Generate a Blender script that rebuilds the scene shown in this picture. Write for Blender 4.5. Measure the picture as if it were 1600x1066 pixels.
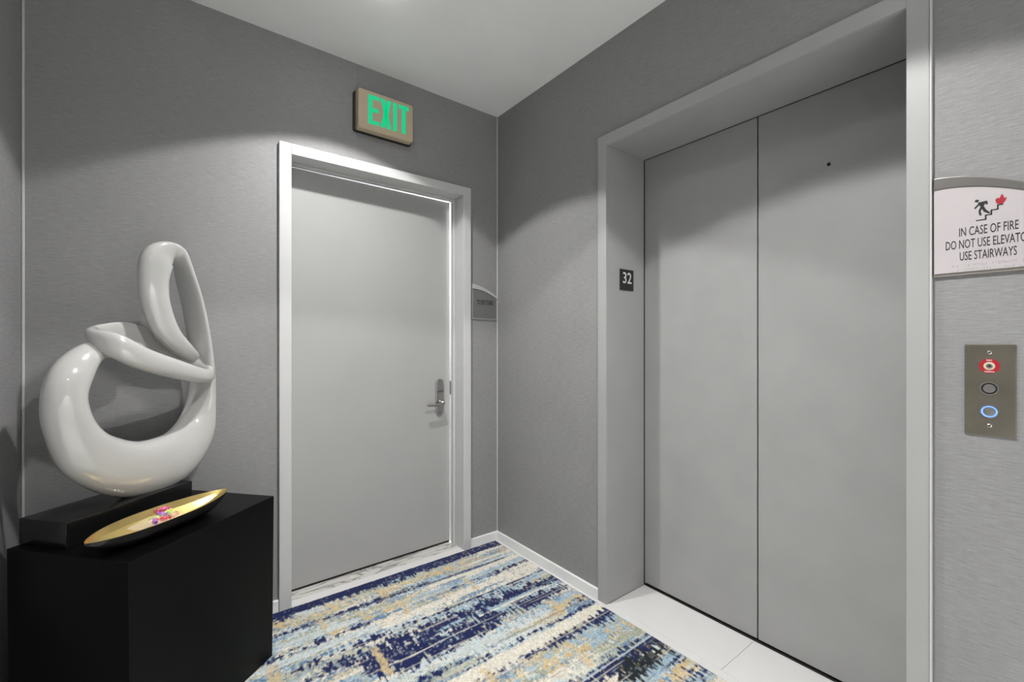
import bpy, bmesh, math, random
import numpy as np
from mathutils import Vector, Matrix, noise

# ------------------------------------------------------------------ scene, camera, light level
for o in list(bpy.data.objects):
    bpy.data.objects.remove(o, do_unlink=True)
scene = bpy.context.scene
COL = scene.collection
PI = math.pi
YAW = 0.6538

cam_data = bpy.data.cameras.new('camera')
cam_data.sensor_fit = 'HORIZONTAL'
cam_data.sensor_width = 36.0
cam_data.lens = 36.0 * 692.8 / 1600.0
cam_data.shift_y = 4.4 / 1600.0
cam_data.clip_start = 0.02
cam = bpy.data.objects.new('camera', cam_data)
COL.objects.link(cam)
cam.location = (-1.6080, -2.2480, 1.2124)
cam.rotation_euler = (PI / 2, 0, -YAW)
scene.camera = cam

world = bpy.data.worlds.new('world')
scene.world = world
world.use_nodes = True
world.node_tree.nodes['Background'].inputs[0].default_value = (0.0, 0.0, 0.0, 1)
world.node_tree.nodes['Background'].inputs[1].default_value = 0.0

scene.view_settings.view_transform = 'Standard'
scene.view_settings.look = 'None'
scene.view_settings.gamma = 1.0
scene.view_settings.use_curve_mapping = False
scene.view_settings.exposure = 0.0

BEAM_W = 135.0        # downlight beam
BEAM_ANGLE = 116.0   # full cone, degrees
BEAM_FALL = 1.6      # how fast the beam weakens away from its axis
LENS_EMIT = 42.0     # glow of the lens itself
STAIR_W = 340.0       # lamp in the stairwell behind the door

# ------------------------------------------------------------------ dimensions of the place
CEIL = 2.623
XL = -2.021           # left wall
YF = -3.60            # wall behind the camera
DX0, DX1, DZ = -1.1735, -0.2555, 2.083     # door opening
EY0, EY1, EZ = -0.8820, -1.9405, 2.134     # elevator opening
EDEP = 0.2833

# ------------------------------------------------------------------ materials
def srgb(r, g=None, b=None):
    if g is None: g = b = r
    f = lambda c: (c / 255 / 12.92) if c / 255 <= 0.04045 else ((c / 255 + 0.055) / 1.055) ** 2.4
    return (f(r), f(g), f(b), 1.0)

MATS = {}
def nmat(name):
    m = bpy.data.materials.new(name); m.use_nodes = True
    MATS[name] = m
    nt = m.node_tree
    return m, nt, nt.nodes['Principled BSDF']

def simple(name, col, rough=0.5, metal=0.0, spec=0.5, coat=0.0, emit=None, estr=0.0, var=0.0, scale=8.0, bump=0.0):
    m, nt, b = nmat(name)
    b.inputs['Base Color'].default_value = col
    b.inputs['Roughness'].default_value = rough
    b.inputs['Metallic'].default_value = metal
    b.inputs['Specular IOR Level'].default_value = spec
    b.inputs['Coat Weight'].default_value = coat
    b.inputs['Coat Roughness'].default_value = 0.05
    if emit:
        b.inputs['Emission Color'].default_value = emit
        b.inputs['Emission Strength'].default_value = estr
    if var or bump:
        tc = nt.nodes.new('ShaderNodeTexCoord')
        nz = nt.nodes.new('ShaderNodeTexNoise')
        nz.inputs['Scale'].default_value = scale
        nz.inputs['Detail'].default_value = 5
        nt.links.new(tc.outputs['Object'], nz.inputs['Vector'])
        if var:
            mr = nt.nodes.new('ShaderNodeMapRange')
            mr.inputs['From Min'].default_value = 0.25
            mr.inputs['From Max'].default_value = 0.75
            mr.inputs['To Min'].default_value = 1 - var
            mr.inputs['To Max'].default_value = 1 + var
            nt.links.new(nz.outputs['Fac'], mr.inputs['Value'])
            mx = nt.nodes.new('ShaderNodeVectorMath'); mx.operation = 'SCALE'
            mx.inputs[0].default_value = col[:3]
            nt.links.new(mr.outputs['Result'], mx.inputs['Scale'])
            nt.links.new(mx.outputs[0], b.inputs['Base Color'])
        if bump:
            bp = nt.nodes.new('ShaderNodeBump')
            bp.inputs['Strength'].default_value = bump
            bp.inputs['Distance'].default_value = 0.001
            nt.links.new(nz.outputs['Fac'], bp.inputs['Height'])
            nt.links.new(bp.outputs['Normal'], b.inputs['Normal'])
    return m

def wallcover():
    # woven silk-like wallcovering: fine horizontal slubs over a faint vertical warp
    m, nt, b = nmat('wallcovering')
    N, L = nt.nodes, nt.links
    tc = N.new('ShaderNodeTexCoord')
    def tex(sc, detail, rough):
        mp = N.new('ShaderNodeMapping'); mp.inputs['Scale'].default_value = sc
        L.new(tc.outputs['Object'], mp.inputs['Vector'])
        n = N.new('ShaderNodeTexNoise'); n.inputs['Scale'].default_value = 1.0
        n.inputs['Detail'].default_value = detail; n.inputs['Roughness'].default_value = rough
        L.new(mp.outputs[0], n.inputs['Vector'])
        return n.outputs['Fac']
    weft = tex((26, 26, 290), 5, 0.72)
    warp = tex((330, 330, 14), 3, 0.6)
    big = tex((3, 3, 3), 3, 0.5)
    def math_(op, a, c):
        n = N.new('ShaderNodeMath'); n.operation = op
        for i, v in enumerate((a, c)):
            if isinstance(v, (int, float)): n.inputs[i].default_value = v
            else: L.new(v, n.inputs[i])
        return n.outputs[0]
    h = math_('ADD', math_('MULTIPLY', weft, 0.86), math_('MULTIPLY', warp, 0.14))
    mr = N.new('ShaderNodeMapRange')
    mr.inputs['From Min'].default_value = 0.3; mr.inputs['From Max'].default_value = 0.7
    mr.inputs['To Min'].default_value = 0.78; mr.inputs['To Max'].default_value = 1.20
    L.new(h, mr.inputs['Value'])
    f = math_('MULTIPLY', mr.outputs[0], math_('ADD', math_('MULTIPLY', big, 0.16), 0.92))
    v = N.new('ShaderNodeVectorMath'); v.operation = 'SCALE'
    v.inputs[0].default_value = (0.268, 0.266, 0.268)
    L.new(f, v.inputs['Scale'])
    L.new(v.outputs[0], b.inputs['Base Color'])
    b.inputs['Roughness'].default_value = 0.55
    b.inputs['Specular IOR Level'].default_value = 0.35
    bp = N.new('ShaderNodeBump'); bp.inputs['Strength'].default_value = 0.55; bp.inputs['Distance'].default_value = 0.0012
    L.new(h, bp.inputs['Height']); L.new(bp.outputs[0], b.inputs['Normal'])
    return m

def marble():
    m, nt, b = nmat('marble')
    N, L = nt.nodes, nt.links
    tc = N.new('ShaderNodeTexCoord')
    mp = N.new('ShaderNodeMapping'); mp.inputs['Rotation'].default_value = (0, 0, 0.5); mp.inputs['Scale'].default_value = (2.2, 7.5, 1)
    L.new(tc.outputs['Object'], mp.inputs['Vector'])
    n = N.new('ShaderNodeTexNoise'); n.inputs['Scale'].default_value = 1.2; n.inputs['Detail'].default_value = 6; n.inputs['Distortion'].default_value = 1.6
    L.new(mp.outputs[0], n.inputs['Vector'])
    r = N.new('ShaderNodeValToRGB')
    e = r.color_ramp.elements
    e[0].position = 0.0; e[0].color = srgb(205, 203, 198)
    e[1].position = 1.0; e[1].color = srgb(196, 195, 190)
    for p, c in ((0.44, srgb(200, 198, 193)), (0.492, srgb(120, 119, 116)), (0.512, srgb(192, 190, 185)), (0.62, srgb(208, 206, 200)), (0.655, srgb(158, 156, 152)), (0.68, srgb(205, 203, 197))):
        q = e.new(p); q.color = c
    L.new(n.outputs['Fac'], r.inputs[0]); L.new(r.outputs[0], b.inputs['Base Color'])
    b.inputs['Roughness'].default_value = 0.3
    return m

def rugmat():
    m, nt, b = nmat('rug_pile')
    N, L = nt.nodes, nt.links
    a = N.new('ShaderNodeVertexColor'); a.layer_name = 'weave'
    tc = N.new('ShaderNodeTexCoord')
    n = N.new('ShaderNodeTexNoise'); n.inputs['Scale'].default_value = 260; n.inputs['Detail'].default_value = 3
    L.new(tc.outputs['Object'], n.inputs['Vector'])
    mr = N.new('ShaderNodeMapRange'); mr.inputs['From Min'].default_value = 0.3; mr.inputs['From Max'].default_value = 0.7
    mr.inputs['To Min'].default_value = 0.72; mr.inputs['To Max'].default_value = 1.25
    L.new(n.outputs['Fac'], mr.inputs['Value'])
    v = N.new('ShaderNodeVectorMath'); v.operation = 'SCALE'
    L.new(a.outputs['Color'], v.inputs[0]); L.new(mr.outputs[0], v.inputs['Scale'])
    L.new(v.outputs[0], b.inputs['Base Color'])
    b.inputs['Roughness'].default_value = 0.95
    b.inputs['Specular IOR Level'].default_value = 0.1
    b.inputs['Sheen Weight'].default_value = 0.15
    bp = N.new('ShaderNodeBump'); bp.inputs['Strength'].default_value = 0.5; bp.inputs['Distance'].default_value = 0.003
    L.new(n.outputs['Fac'], bp.inputs['Height']); L.new(bp.outputs[0], b.inputs['Normal'])
    return m

def clearfilm():
    m, nt, b = nmat('clear_film')
    b.inputs['Base Color'].default_value = (0.95, 0.95, 0.97, 1)
    b.inputs['Roughness'].default_value = 0.06
    b.inputs['Alpha'].default_value = 0.14
    b.inputs['Specular IOR Level'].default_value = 0.8
    return m

wallcover(); marble(); rugmat(); clearfilm()
simple('ceiling_paint', (0.90, 0.90, 0.895, 1), 0.9, var=0.03, scale=3, bump=0.05)
simple('white_trim', (0.56, 0.56, 0.555, 1), 0.45, var=0.03, scale=6)
simple('door_paint', (0.375, 0.375, 0.37, 1), 0.38, var=0.025, scale=4)
simple('elevator_steel', (0.35, 0.35, 0.347, 1), 0.42, var=0.05, scale=5, bump=0.05)
simple('elevator_casing', (0.365, 0.365, 0.362, 1), 0.42, var=0.03, scale=5)
simple('porcelain', (0.66, 0.655, 0.645, 1), 0.28, var=0.02, scale=7)
simple('seam_paste', (0.36, 0.36, 0.36, 1), 0.6)
simple('baseboard_paint', (0.82, 0.82, 0.81, 1), 0.4)
simple('grout', (0.45, 0.44, 0.43, 1), 0.9)
simple('shadow_gap', (0.015, 0.015, 0.015, 1), 0.8)  # near-black colour that paints in the shade of gaps and holes
simple('steel_dark', (0.18, 0.18, 0.18, 1), 0.4, metal=0.8)
simple('satin_nickel', (0.42, 0.41, 0.40, 1), 0.28, metal=1.0)
simple('black_wood', (0.0018, 0.0018, 0.0019, 1), 0.36, spec=0.14, var=0.25, scale=24)
simple('black_lacquer', (0.0065, 0.0065, 0.0068, 1), 0.22, coat=0.3)
simple('white_gloss', (0.45, 0.447, 0.434, 1), 0.12, coat=1.0, var=0.02, scale=10)
simple('brass', (0.86, 0.66, 0.26, 1), 0.30, metal=1.0, var=0.10, scale=18)
simple('tray_outside', (0.02, 0.019, 0.018, 1), 0.25, coat=0.5)
simple('sign_beige', (0.52, 0.43, 0.30, 1), 0.5, var=0.05, scale=10)
simple('sign_green', (0.005, 0.25, 0.12, 1), 0.5, emit=(0.0, 0.50, 0.21, 1), estr=0.9)
simple('sign_black', (0.012, 0.012, 0.012, 1), 0.45)
simple('sign_face', (0.50, 0.462, 0.472, 1), 0.45)
simple('sign_face_grey', (0.15, 0.15, 0.147, 1), 0.4)
simple('sign_arch_pale', (0.42, 0.42, 0.41, 1), 0.4)
simple('sign_metal', (0.36, 0.345, 0.33, 1), 0.3, metal=0.9)
simple('sign_edge', (0.33, 0.30, 0.27, 1), 0.4, metal=0.4)
simple('ink', (0.012, 0.012, 0.014, 1), 0.55)
simple('ink_grey', (0.25, 0.24, 0.25, 1), 0.5)
simple('flame_red', (0.36, 0.012, 0.03, 1), 0.5)
simple('plate_bronze', (0.30, 0.27, 0.22, 1), 0.32, metal=0.9, var=0.15, scale=12)
simple('button_steel', (0.55, 0.53, 0.50, 1), 0.25, metal=1.0)
simple('ring_red', (0.38, 0.015, 0.025, 1), 0.4)
simple('ring_cream', (0.62, 0.56, 0.42, 1), 0.4)
simple('ring_blue', (0.10, 0.20, 0.9, 1), 0.4, emit=(0.10, 0.24, 1.0, 1), estr=2.2)
simple('white_print', (0.75, 0.74, 0.72, 1), 0.5)
simple('lamp_lens', (0.8, 0.8, 0.8, 1), 0.5, emit=(1.0, 0.99, 0.975, 1), estr=LENS_EMIT)
simple('lamp_trim', (0.7, 0.7, 0.7, 1), 0.4)
simple('stair_paint', (0.7, 0.7, 0.7, 1), 0.8)
simple('candy_pink', (0.75, 0.10, 0.35, 1), 0.3, coat=0.6)
simple('candy_purple', (0.42, 0.12, 0.55, 1), 0.3, coat=0.6)
simple('candy_lime', (0.50, 0.62, 0.14, 1), 0.3, coat=0.6)
simple('candy_red', (0.72, 0.06, 0.10, 1), 0.3, coat=0.6)
simple('candy_peach', (0.80, 0.42, 0.22, 1), 0.3, coat=0.6)

# ------------------------------------------------------------------ object helpers
MW = {}          # world matrix of every object that parents parts
def link(name, me, mat=None, parent=None, smooth=False):
    o = bpy.data.objects.new(name, me)
    COL.objects.link(o)
    if mat: me.materials.append(MATS[mat])
    if smooth:
        for p in me.polygons: p.use_smooth = True
    if parent is not None:
        o.parent = parent
        w = MW.get(parent.name)
        if w is not None: me.transform(w.inverted())
    MW[o.name] = MW.get(parent.name, Matrix.Identity(4)) if parent is not None else Matrix.Identity(4)
    return o

def obj(name, bm, mat=None, parent=None, smooth=False):
    me = bpy.data.meshes.new(name)
    bmesh.ops.recalc_face_normals(bm, faces=bm.faces)
    bm.to_mesh(me); bm.free()
    return link(name, me, mat, parent, smooth)

def tag(o, label, cat=None, group=None, kind=None):
    o['label'] = label
    if cat: o['category'] = cat
    if group: o['group'] = group
    if kind: o['kind'] = kind
    return o

def thing(name, label, cat, loc, rz=0.0, group=None, kind=None):
    o = bpy.data.objects.new(name, None); COL.objects.link(o)
    o.location = loc; o.rotation_euler = (0, 0, rz); o.empty_display_size = 0.05
    MW[o.name] = Matrix.Translation(Vector(loc)) @ Matrix.Rotation(rz, 4, 'Z')
    return tag(o, label, cat, group, kind)

def struct(name, bm, mat, label, parent=None):
    o = obj(name, bm, mat, parent)
    if parent is None: tag(o, label, None, None, 'structure')
    return o

def box(bm, x0, x1, y0, y1, z0, z1):
    vs = [bm.verts.new((x, y, z)) for z in (z0, z1) for x, y in ((x0, y0), (x1, y0), (x1, y1), (x0, y1))]
    for f in ((0, 1, 2, 3), (4, 5, 6, 7), (0, 1, 5, 4), (1, 2, 6, 5), (2, 3, 7, 6), (3, 0, 4, 7)):
        bm.faces.new([vs[i] for i in f])
    return vs

def boxbm(*a, bevel=0.0, seg=2):
    bm = bmesh.new(); box(bm, *a)
    if bevel: bevel_all(bm, bevel, seg)
    return bm

def bevel_all(bm, w, seg=2):
    bmesh.ops.recalc_face_normals(bm, faces=bm.faces)
    bmesh.ops.bevel(bm, geom=list(bm.edges), offset=w, segments=seg, profile=0.5, affect='EDGES')

def frame(origin, ax, ay, az):
    return Matrix((
        (ax[0], ay[0], az[0], origin[0]),
        (ax[1], ay[1], az[1], origin[1]),
        (ax[2], ay[2], az[2], origin[2]),
        (0, 0, 0, 1)))
# frames for things mounted on walls: local x = reading direction, y = up, z = out of the wall
def on_back(x, z, y=0.0): return frame((x, y, z), (1, 0, 0), (0, 0, 1), (0, -1, 0))
def on_right(y, z, x=0.0): return frame((x, y, z), (0, -1, 0), (0, 0, 1), (-1, 0, 0))

def prism(pts, z0, z1, M=None, bevel=0.0, seg=2):
    bm = bmesh.new()
    a = [bm.verts.new((p[0], p[1], z0)) for p in pts]
    b = [bm.verts.new((p[0], p[1], z1)) for p in pts]
    n = len(pts)
    bm.faces.new(a); top = bm.faces.new(b)
    for i in range(n): bm.faces.new((a[i], a[(i + 1) % n], b[(i + 1) % n], b[i]))
    bmesh.ops.recalc_face_normals(bm, faces=bm.faces)
    if bevel:
        bmesh.ops.bevel(bm, geom=list(top.edges), offset=bevel, segments=seg, profile=0.5, affect='EDGES')
    if M is not None: bm.transform(M)
    return bm

def rrect(x0, x1, y0, y1, r, n=5):
    P = []
    for cx, cy, a0 in ((x1 - r, y1 - r, 0), (x0 + r, y1 - r, 90), (x0 + r, y0 + r, 180), (x1 - r, y0 + r, 270)):
        for i in range(n + 1):
            t = math.radians(a0 + 90 * i / n)
            P.append((cx + r * math.cos(t), cy + r * math.sin(t)))
    return P

def disc(cx, cy, r, n=28): return [(cx + r * math.cos(2 * PI * i / n), cy + r * math.sin(2 * PI * i / n)) for i in range(n)]

def annulus(cx, cy, r0, r1, z0, z1, M, n=32):
    bm = bmesh.new(); rings = []
    for r, z in ((r0, z0), (r1, z0), (r1, z1), (r0, z1)):
        rings.append([bm.verts.new((cx + r * math.cos(2 * PI * i / n), cy + r * math.sin(2 * PI * i / n), z)) for i in range(n)])
    for k in range(4):
        A, B = rings[k], rings[(k + 1) % 4]
        for i in range(n): bm.faces.new((A[i], A[(i + 1) % n], B[(i + 1) % n], B[i]))
    bmesh.ops.recalc_face_normals(bm, faces=bm.faces)
    bm.transform(M); return bm

def lathe(prof, M, n=28):
    bm = bmesh.new(); rings = []
    for r, z in prof:
        rings.append([bm.verts.new((r * math.cos(2 * PI * i / n), r * math.sin(2 * PI * i / n), z)) for i in range(n)])
    for A, B in zip(rings, rings[1:]):
        for i in range(n): bm.faces.new((A[i], A[(i + 1) % n], B[(i + 1) % n], B[i]))
    bm.faces.new(rings[0]); bm.faces.new(rings[-1])
    bmesh.ops.recalc_face_normals(bm, faces=bm.faces)
    bm.transform(M); return bm

def polyline(pts, w, z0, z1, M):
    bm = bmesh.new()
    for (x0, y0), (x1, y1) in zip(pts, pts[1:]):
        d = Vector((x1 - x0, y1 - y0)); L = d.length; d /= L; nrm = Vector((-d.y, d.x)) * w / 2
        a = Vector((x0, y0)) - d * w / 2; b = Vector((x1, y1)) + d * w / 2
        q = [a - nrm, b - nrm, b + nrm, a + nrm]
        lo = [bm.verts.new((p.x, p.y, z0)) for p in q]; hi = [bm.verts.new((p.x, p.y, z1)) for p in q]
        bm.faces.new(lo); bm.faces.new(hi)
        for i in range(4): bm.faces.new((lo[i], lo[(i + 1) % 4], hi[(i + 1) % 4], hi[i]))
    bm.transform(M); return bm

def text_mesh(s, x0, x1, y0, y1, M, depth=0.0006, bold=0.0):
    cu = bpy.data.curves.new('lettering', 'FONT'); cu.body = s; cu.extrude = 0.5; cu.offset = bold; cu.resolution_u = 3
    t = bpy.data.objects.new('lettering', cu); COL.objects.link(t)
    bpy.context.view_layer.update()
    me = bpy.data.meshes.new_from_object(t.evaluated_get(bpy.context.evaluated_depsgraph_get()))
    bpy.data.objects.remove(t, do_unlink=True); bpy.data.curves.remove(cu)
    n = len(me.vertices); co = np.empty(n * 3); me.vertices.foreach_get('co', co); co = co.reshape(-1, 3)
    lo, hi = co.min(0), co.max(0)
    co[:, 0] = x0 + (co[:, 0] - lo[0]) / (hi[0] - lo[0]) * (x1 - x0)
    co[:, 1] = y0 + (co[:, 1] - lo[1]) / (hi[1] - lo[1]) * (y1 - y0)
    co[:, 2] = (co[:, 2] - lo[2]) / (hi[2] - lo[2]) * depth
    me.vertices.foreach_set('co', co.ravel()); me.materials.clear(); me.transform(M)
    return me

# ------------------------------------------------------------------ the room
T = 0.16
bm = boxbm(XL - T, 0.0, YF - T, 0.16, -0.10, 0.0)
box(bm, 0.0, 0.50, EY1 - 0.02, EY0 + 0.02, -0.10, -0.004)
floor = struct('floor', bm, 'porcelain', 'white porcelain floor at the rug edge and in the elevator doorway')
ceiling = struct('ceiling', boxbm(XL - T, 0.5, YF - T, 0.16, CEIL, CEIL + 0.12), 'ceiling_paint', 'plain matte white ceiling above the lobby')

bm = bmesh.new()
box(bm, XL - T, DX0 - 0.004, 0, T, 0, CEIL); box(bm, DX1 + 0.004, 0.0, 0, T, 0, CEIL); box(bm, DX0 - 0.004, DX1 + 0.004, 0, T, DZ + 0.004, CEIL)
wall_back = struct('wall_back', bm, 'wallcovering', 'grey woven wallcovering on the wall with the white door')
bm = bmesh.new()
box(bm, 0, EDEP + 0.2, EY0 + 0.004, T, 0, CEIL); box(bm, 0, EDEP + 0.2, YF - T, EY1 - 0.004, 0, CEIL); box(bm, 0, EDEP + 0.2, EY1 - 0.004, EY0 + 0.004, EZ + 0.004, CEIL)
wall_right = struct('wall_right', bm, 'wallcovering', 'grey woven wallcovering on the wall around the elevator')
struct('wall_left', boxbm(XL - T, XL, YF, 0, 0, CEIL), 'wallcovering', 'grey woven wallcovering on the wall beside the sculpture')
struct('wall_front', boxbm(XL - T, 0, YF - T, YF, 0, CEIL), 'ceiling_paint', 'plain white wall facing the white door')

# wallcovering seam above the door and light beads in the two corners
obj('seam', boxbm(-0.8792, -0.8780, -0.0006, 0.001, 2.135, CEIL - 0.002), 'seam_paste', wall_back)
struct('trim_1', boxbm(-0.0065, -0.0005, -0.0065, -0.0005, 0.05, CEIL - 0.001, bevel=0.0015, seg=1), 'white_trim', 'thin pale bead in the corner between door and elevator')
struct('trim_2', boxbm(XL + 0.0005, XL + 0.0075, -0.0075, -0.0005, 0.05, CEIL - 0.001, bevel=0.0015, seg=1), 'white_trim', 'thin pale bead in the corner behind the sculpture')

def base_bm(x0, x1, y0, y1):
    bm = boxbm(x0, x1, y0, y1, 0.0, 0.052); bevel_all(bm, 0.003, 2); return bm
bb = struct('baseboard_back', base_bm(XL, -1.2255, -0.014, -0.0005), 'baseboard_paint', 'low white baseboard along the wall with the door')
obj('board', base_bm(-0.2035, -0.0005, -0.014, -0.0005), 'baseboard_paint', bb)
br = struct('baseboard_right', base_bm(-0.014, -0.0005, -0.832, -0.014), 'baseboard_paint', 'low white baseboard along the elevator wall')
obj('board', base_bm(-0.014, -0.0005, YF, -1.989), 'baseboard_paint', br)
struct('baseboard_left', base_bm(XL + 0.0005, XL + 0.014, YF, -0.014), 'baseboard_paint', 'low white baseboard along the wall beside the sculpture')

# floor pieces: sill tiles before the elevator doors, marble threshold and reducer strip at the white door
for a, b in ((EY0 - 0.001, -1.4128), (-1.4150, EY1 + 0.001)):
    obj('tile', boxbm(0.010, EDEP - 0.010, b, a, -0.004, 0.0015, bevel=0.0008, seg=1), 'porcelain', floor)
obj('grout_bed', boxbm(0.004, EDEP - 0.006, EY1, EY0, -0.0045, -0.0005), 'grout', floor)
obj('edge_strip', boxbm(-0.030, 0.008, EY1 - 0.05, EY0 + 0.05, -0.002, 0.0025, bevel=0.001, seg=1), 'porcelain', floor)
obj('threshold', boxbm(DX0, DX1, 0.034, 0.158, -0.001, 0.004, bevel=0.001, seg=1), 'marble', floor)
obj('edge_strip', boxbm(DX0 - 0.001, DX1 + 0.001, -0.029, 0.032, -0.001, 0.006, bevel=0.002, seg=1), 'porcelain', floor)

# ------------------------------------------------------------------ door to the stairs
door = thing('door_1', 'white flush stair door with lever handle under the green exit sign', 'door', ((DX0 + DX1) / 2, 0.08, 0), kind='structure')
def cas(name, *a, parent=door, mat='white_trim', bev=0.0025):
    return obj(name, boxbm(*a, bevel=bev, seg=2), mat, parent)
cas('casing', -1.2245, DX0, -0.020, 0.0, 0.0, 2.1325)
cas('casing', DX1, -0.2055, -0.020, 0.0, 0.0, 2.1325)
cas('casing', DX0, DX1, -0.020, 0.0, DZ, 2.1325)
cas('jamb', DX0 - 0.004, DX0, 0.0, T, 0.0, DZ, bev=0.0008)
jr = cas('jamb', DX1, DX1 + 0.004, 0.0, T, 0.0, DZ, bev=0.0008)
cas('jamb', DX0, DX1, 0.0, T, DZ, DZ + 0.004, bev=0.0008)
cas('door_stop', DX0, DX0 + 0.016, 0.078, 0.108, 0.004, DZ)
cas('door_stop', DX1 - 0.013, DX1, 0.078, 0.108, 0.004, DZ)
cas('door_stop', DX0 + 0.016, DX1 - 0.013, 0.078, 0.108, DZ - 0.013, DZ)
cas('strike', DX1 - 0.0025, DX1 + 0.0005, 0.110, 0.145, 0.905, 0.985, mat='steel_dark', bev=0.0)
# leaf hung on the left jamb and standing a finger's width ajar
HX, HY = DX0 + 0.004, 0.113
AJ = math.radians(1.05)
LM = Matrix.Translation((HX, HY, 0)) @ Matrix.Rotation(AJ, 4, 'Z')
bm = boxbm(0.0, 0.9045, 0.0, 0.044, 0.016, DZ - 0.0108, bevel=0.0015, seg=1); bm.transform(LM)
leaf = obj('leaf', bm, 'door_paint', door)
bm = boxbm(0.0, 0.9045, 0.004, 0.040, 0.0055, 0.0158); bm.transform(LM)
obj('foot_gap_shade', bm, 'shadow_gap', door)  # dark strip standing in for the shade under the leaf
# lever set on the leaf
def on_leaf(x, z): return LM @ on_back(x, z, 0.0)
PX = 0.832
plate = obj('lock_plate', prism(rrect(-0.0265, 0.0265, 0.785, 1.003, 0.0262, 8), 0.0, 0.011, on_leaf(PX, 0), bevel=0.003), 'satin_nickel', leaf)
obj('screw', prism(disc(PX, 0.990, 0.0035, 12), 0.010, 0.0118, on_leaf(0, 0)), 'ink', door)
obj('screw', prism(disc(PX, 0.800, 0.0035, 12), 0.010, 0.0118, on_leaf(0, 0)), 'ink', door)
obj('lock_cylinder', prism(rrect(PX - 0.020, PX + 0.020, 0.923, 0.937, 0.005, 4), 0.010, 0.020, on_leaf(0, 0), bevel=0.002), 'steel_dark', door)
bm = lathe([(0.016, 0.010), (0.016, 0.016), (0.010, 0.020), (0.010, 0.050), (0.0, 0.0505)][:-1], on_leaf(PX + 0.004, 0.862))
obj('lever_neck', bm, 'satin_nickel', door, True)
bm = bmesh.new()
NL = 12; rings = []
for i in range(NL + 1):
    t = i / NL
    x = PX + 0.012 - 0.118 * t; z = 0.862 - 0.006 * t - 0.006 * math.sin(PI * t); d = 0.050 - 0.004 * math.sin(PI * t)
    ra = 0.0095 * (1 - 0.25 * t) * (0.55 if i in (0, NL) else 1); rb = 0.0065 * (0.55 if i in (0, NL) else 1)
    rings.append([bm.verts.new((x, z + ra * math.cos(q * PI / 5), d + rb * math.sin(q * PI / 5))) for q in range(10)])
for A, B in zip(rings, rings[1:]):
    for q in range(10): bm.faces.new((A[q], A[(q + 1) % 10], B[(q + 1) % 10], B[q]))
bm.faces.new(rings[0]); bm.faces.new(rings[-1])
bm.transform(on_leaf(0, 0))
obj('lever', bm, 'satin_nickel', door, True)

# stairwell behind the door, with its own lamp (only its light shows, through the gap)
bm = bmesh.new()
SX0, SX1, SY0, SY1 = -1.6, 0.48, T, 1.5
box(bm, SX0 - .05, SX0, SY0, SY1, 0, 2.7); box(bm, SX1, SX1 + .05, SY0, SY1, 0, 2.7); box(bm, SX0, SX1, SY1, SY1 + .05, 0, 2.7)
box(bm, SX0, SX1, SY0, SY1, 2.7, 2.75); box(bm, SX0, SX1, SY0, SY1, -0.06, 0.0)
box(bm, SX0, DX0 - .004, SY0, SY0 + .02, 0, 2.7); box(bm, DX1 + .004, SX1, SY0, SY0 + .02, 0, 2.7); box(bm, DX0 - .004, DX1 + .004, SY0, SY0 + .02, DZ + .004, 2.7)
struct('wall_stairwell', bm, 'stair_paint', 'white stairwell walls glimpsed through the door gap')
sl = thing('stairwell_lamp', 'bright stairwell lamp shining through the gap of the ajar door', 'lamp', (-0.30, 1.10, 2.69))
obj('lamp_body', boxbm(-0.5, -0.1, 1.04, 1.16, 2.665, 2.699, bevel=0.004), 'lamp_trim', sl)
ld = bpy.data.lights.new('stairwell_bulb', 'AREA'); ld.shape = 'RECTANGLE'; ld.size = 0.38; ld.size_y = 0.1; ld.energy = STAIR_W; ld.color = (0.95, 0.97, 1.0)
lo = bpy.data.objects.new('stairwell_bulb', ld); COL.objects.link(lo); lo.parent = sl; lo.location = (0, 0, -0.032)

# ------------------------------------------------------------------ elevator
lift = thing('door_2', 'pale grey two-panel elevator door in a deep metal frame', 'elevator door', (0.1, (EY0 + EY1) / 2, 0), kind='structure')
cw = 0.0505
def ec(name, *a, mat='elevator_casing', bev=0.0012, parent=lift):
    return obj(name, boxbm(*a, bevel=bev, seg=2), mat, parent)
ec('casing', -0.012, 0.0, EY0, EY0 + cw, 0.003, EZ + cw)
ec('casing', -0.012, 0.0, EY1 - 0.0475, EY1, 0.003, EZ + cw)
ec('casing', -0.012, 0.0, EY1, EY0, EZ, EZ + cw)
ec('edge_bead', -0.015, 0.0, EY1 - 0.0520, EY1 - 0.0478, 0.003, EZ + cw, mat='white_trim', bev=0.001)
jl = ec('jamb', 0.0, EDEP - 0.010, EY0, EY0 + 0.004, 0.002, EZ, mat='elevator_steel', bev=0.0005)
ec('jamb', 0.0, EDEP - 0.010, EY1 - 0.004, EY1, 0.002, EZ, mat='elevator_steel', bev=0.0005)
ec('head', 0.0, EDEP - 0.010, EY1, EY0, EZ, EZ + 0.004, mat='elevator_steel', bev=0.0005)
SPL = -1.4232
pl1 = ec('door_panel', EDEP, EDEP + 0.03, SPL + 0.0028, EY0 + 0.02, 0.010, EZ + 0.03, mat='elevator_steel', bev=0.002)
pl2 = ec('door_panel', EDEP, EDEP + 0.03, EY1 - 0.02, SPL - 0.0028, 0.010, EZ + 0.03, mat='elevator_steel', bev=0.002)
for a in ((EY0 + 0.0008, EY0 + 0.0036, 0.002, EZ), (EY1 - 0.0036, EY1 - 0.0008, 0.002, EZ), (EY1, EY0, EZ + 0.0008, EZ + 0.0036)):
    obj('edge_gap_shade', boxbm(EDEP - 0.0098, EDEP - 0.0003, *a), 'shadow_gap', lift)  # dark strips painting the shade between frame and door panels
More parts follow.
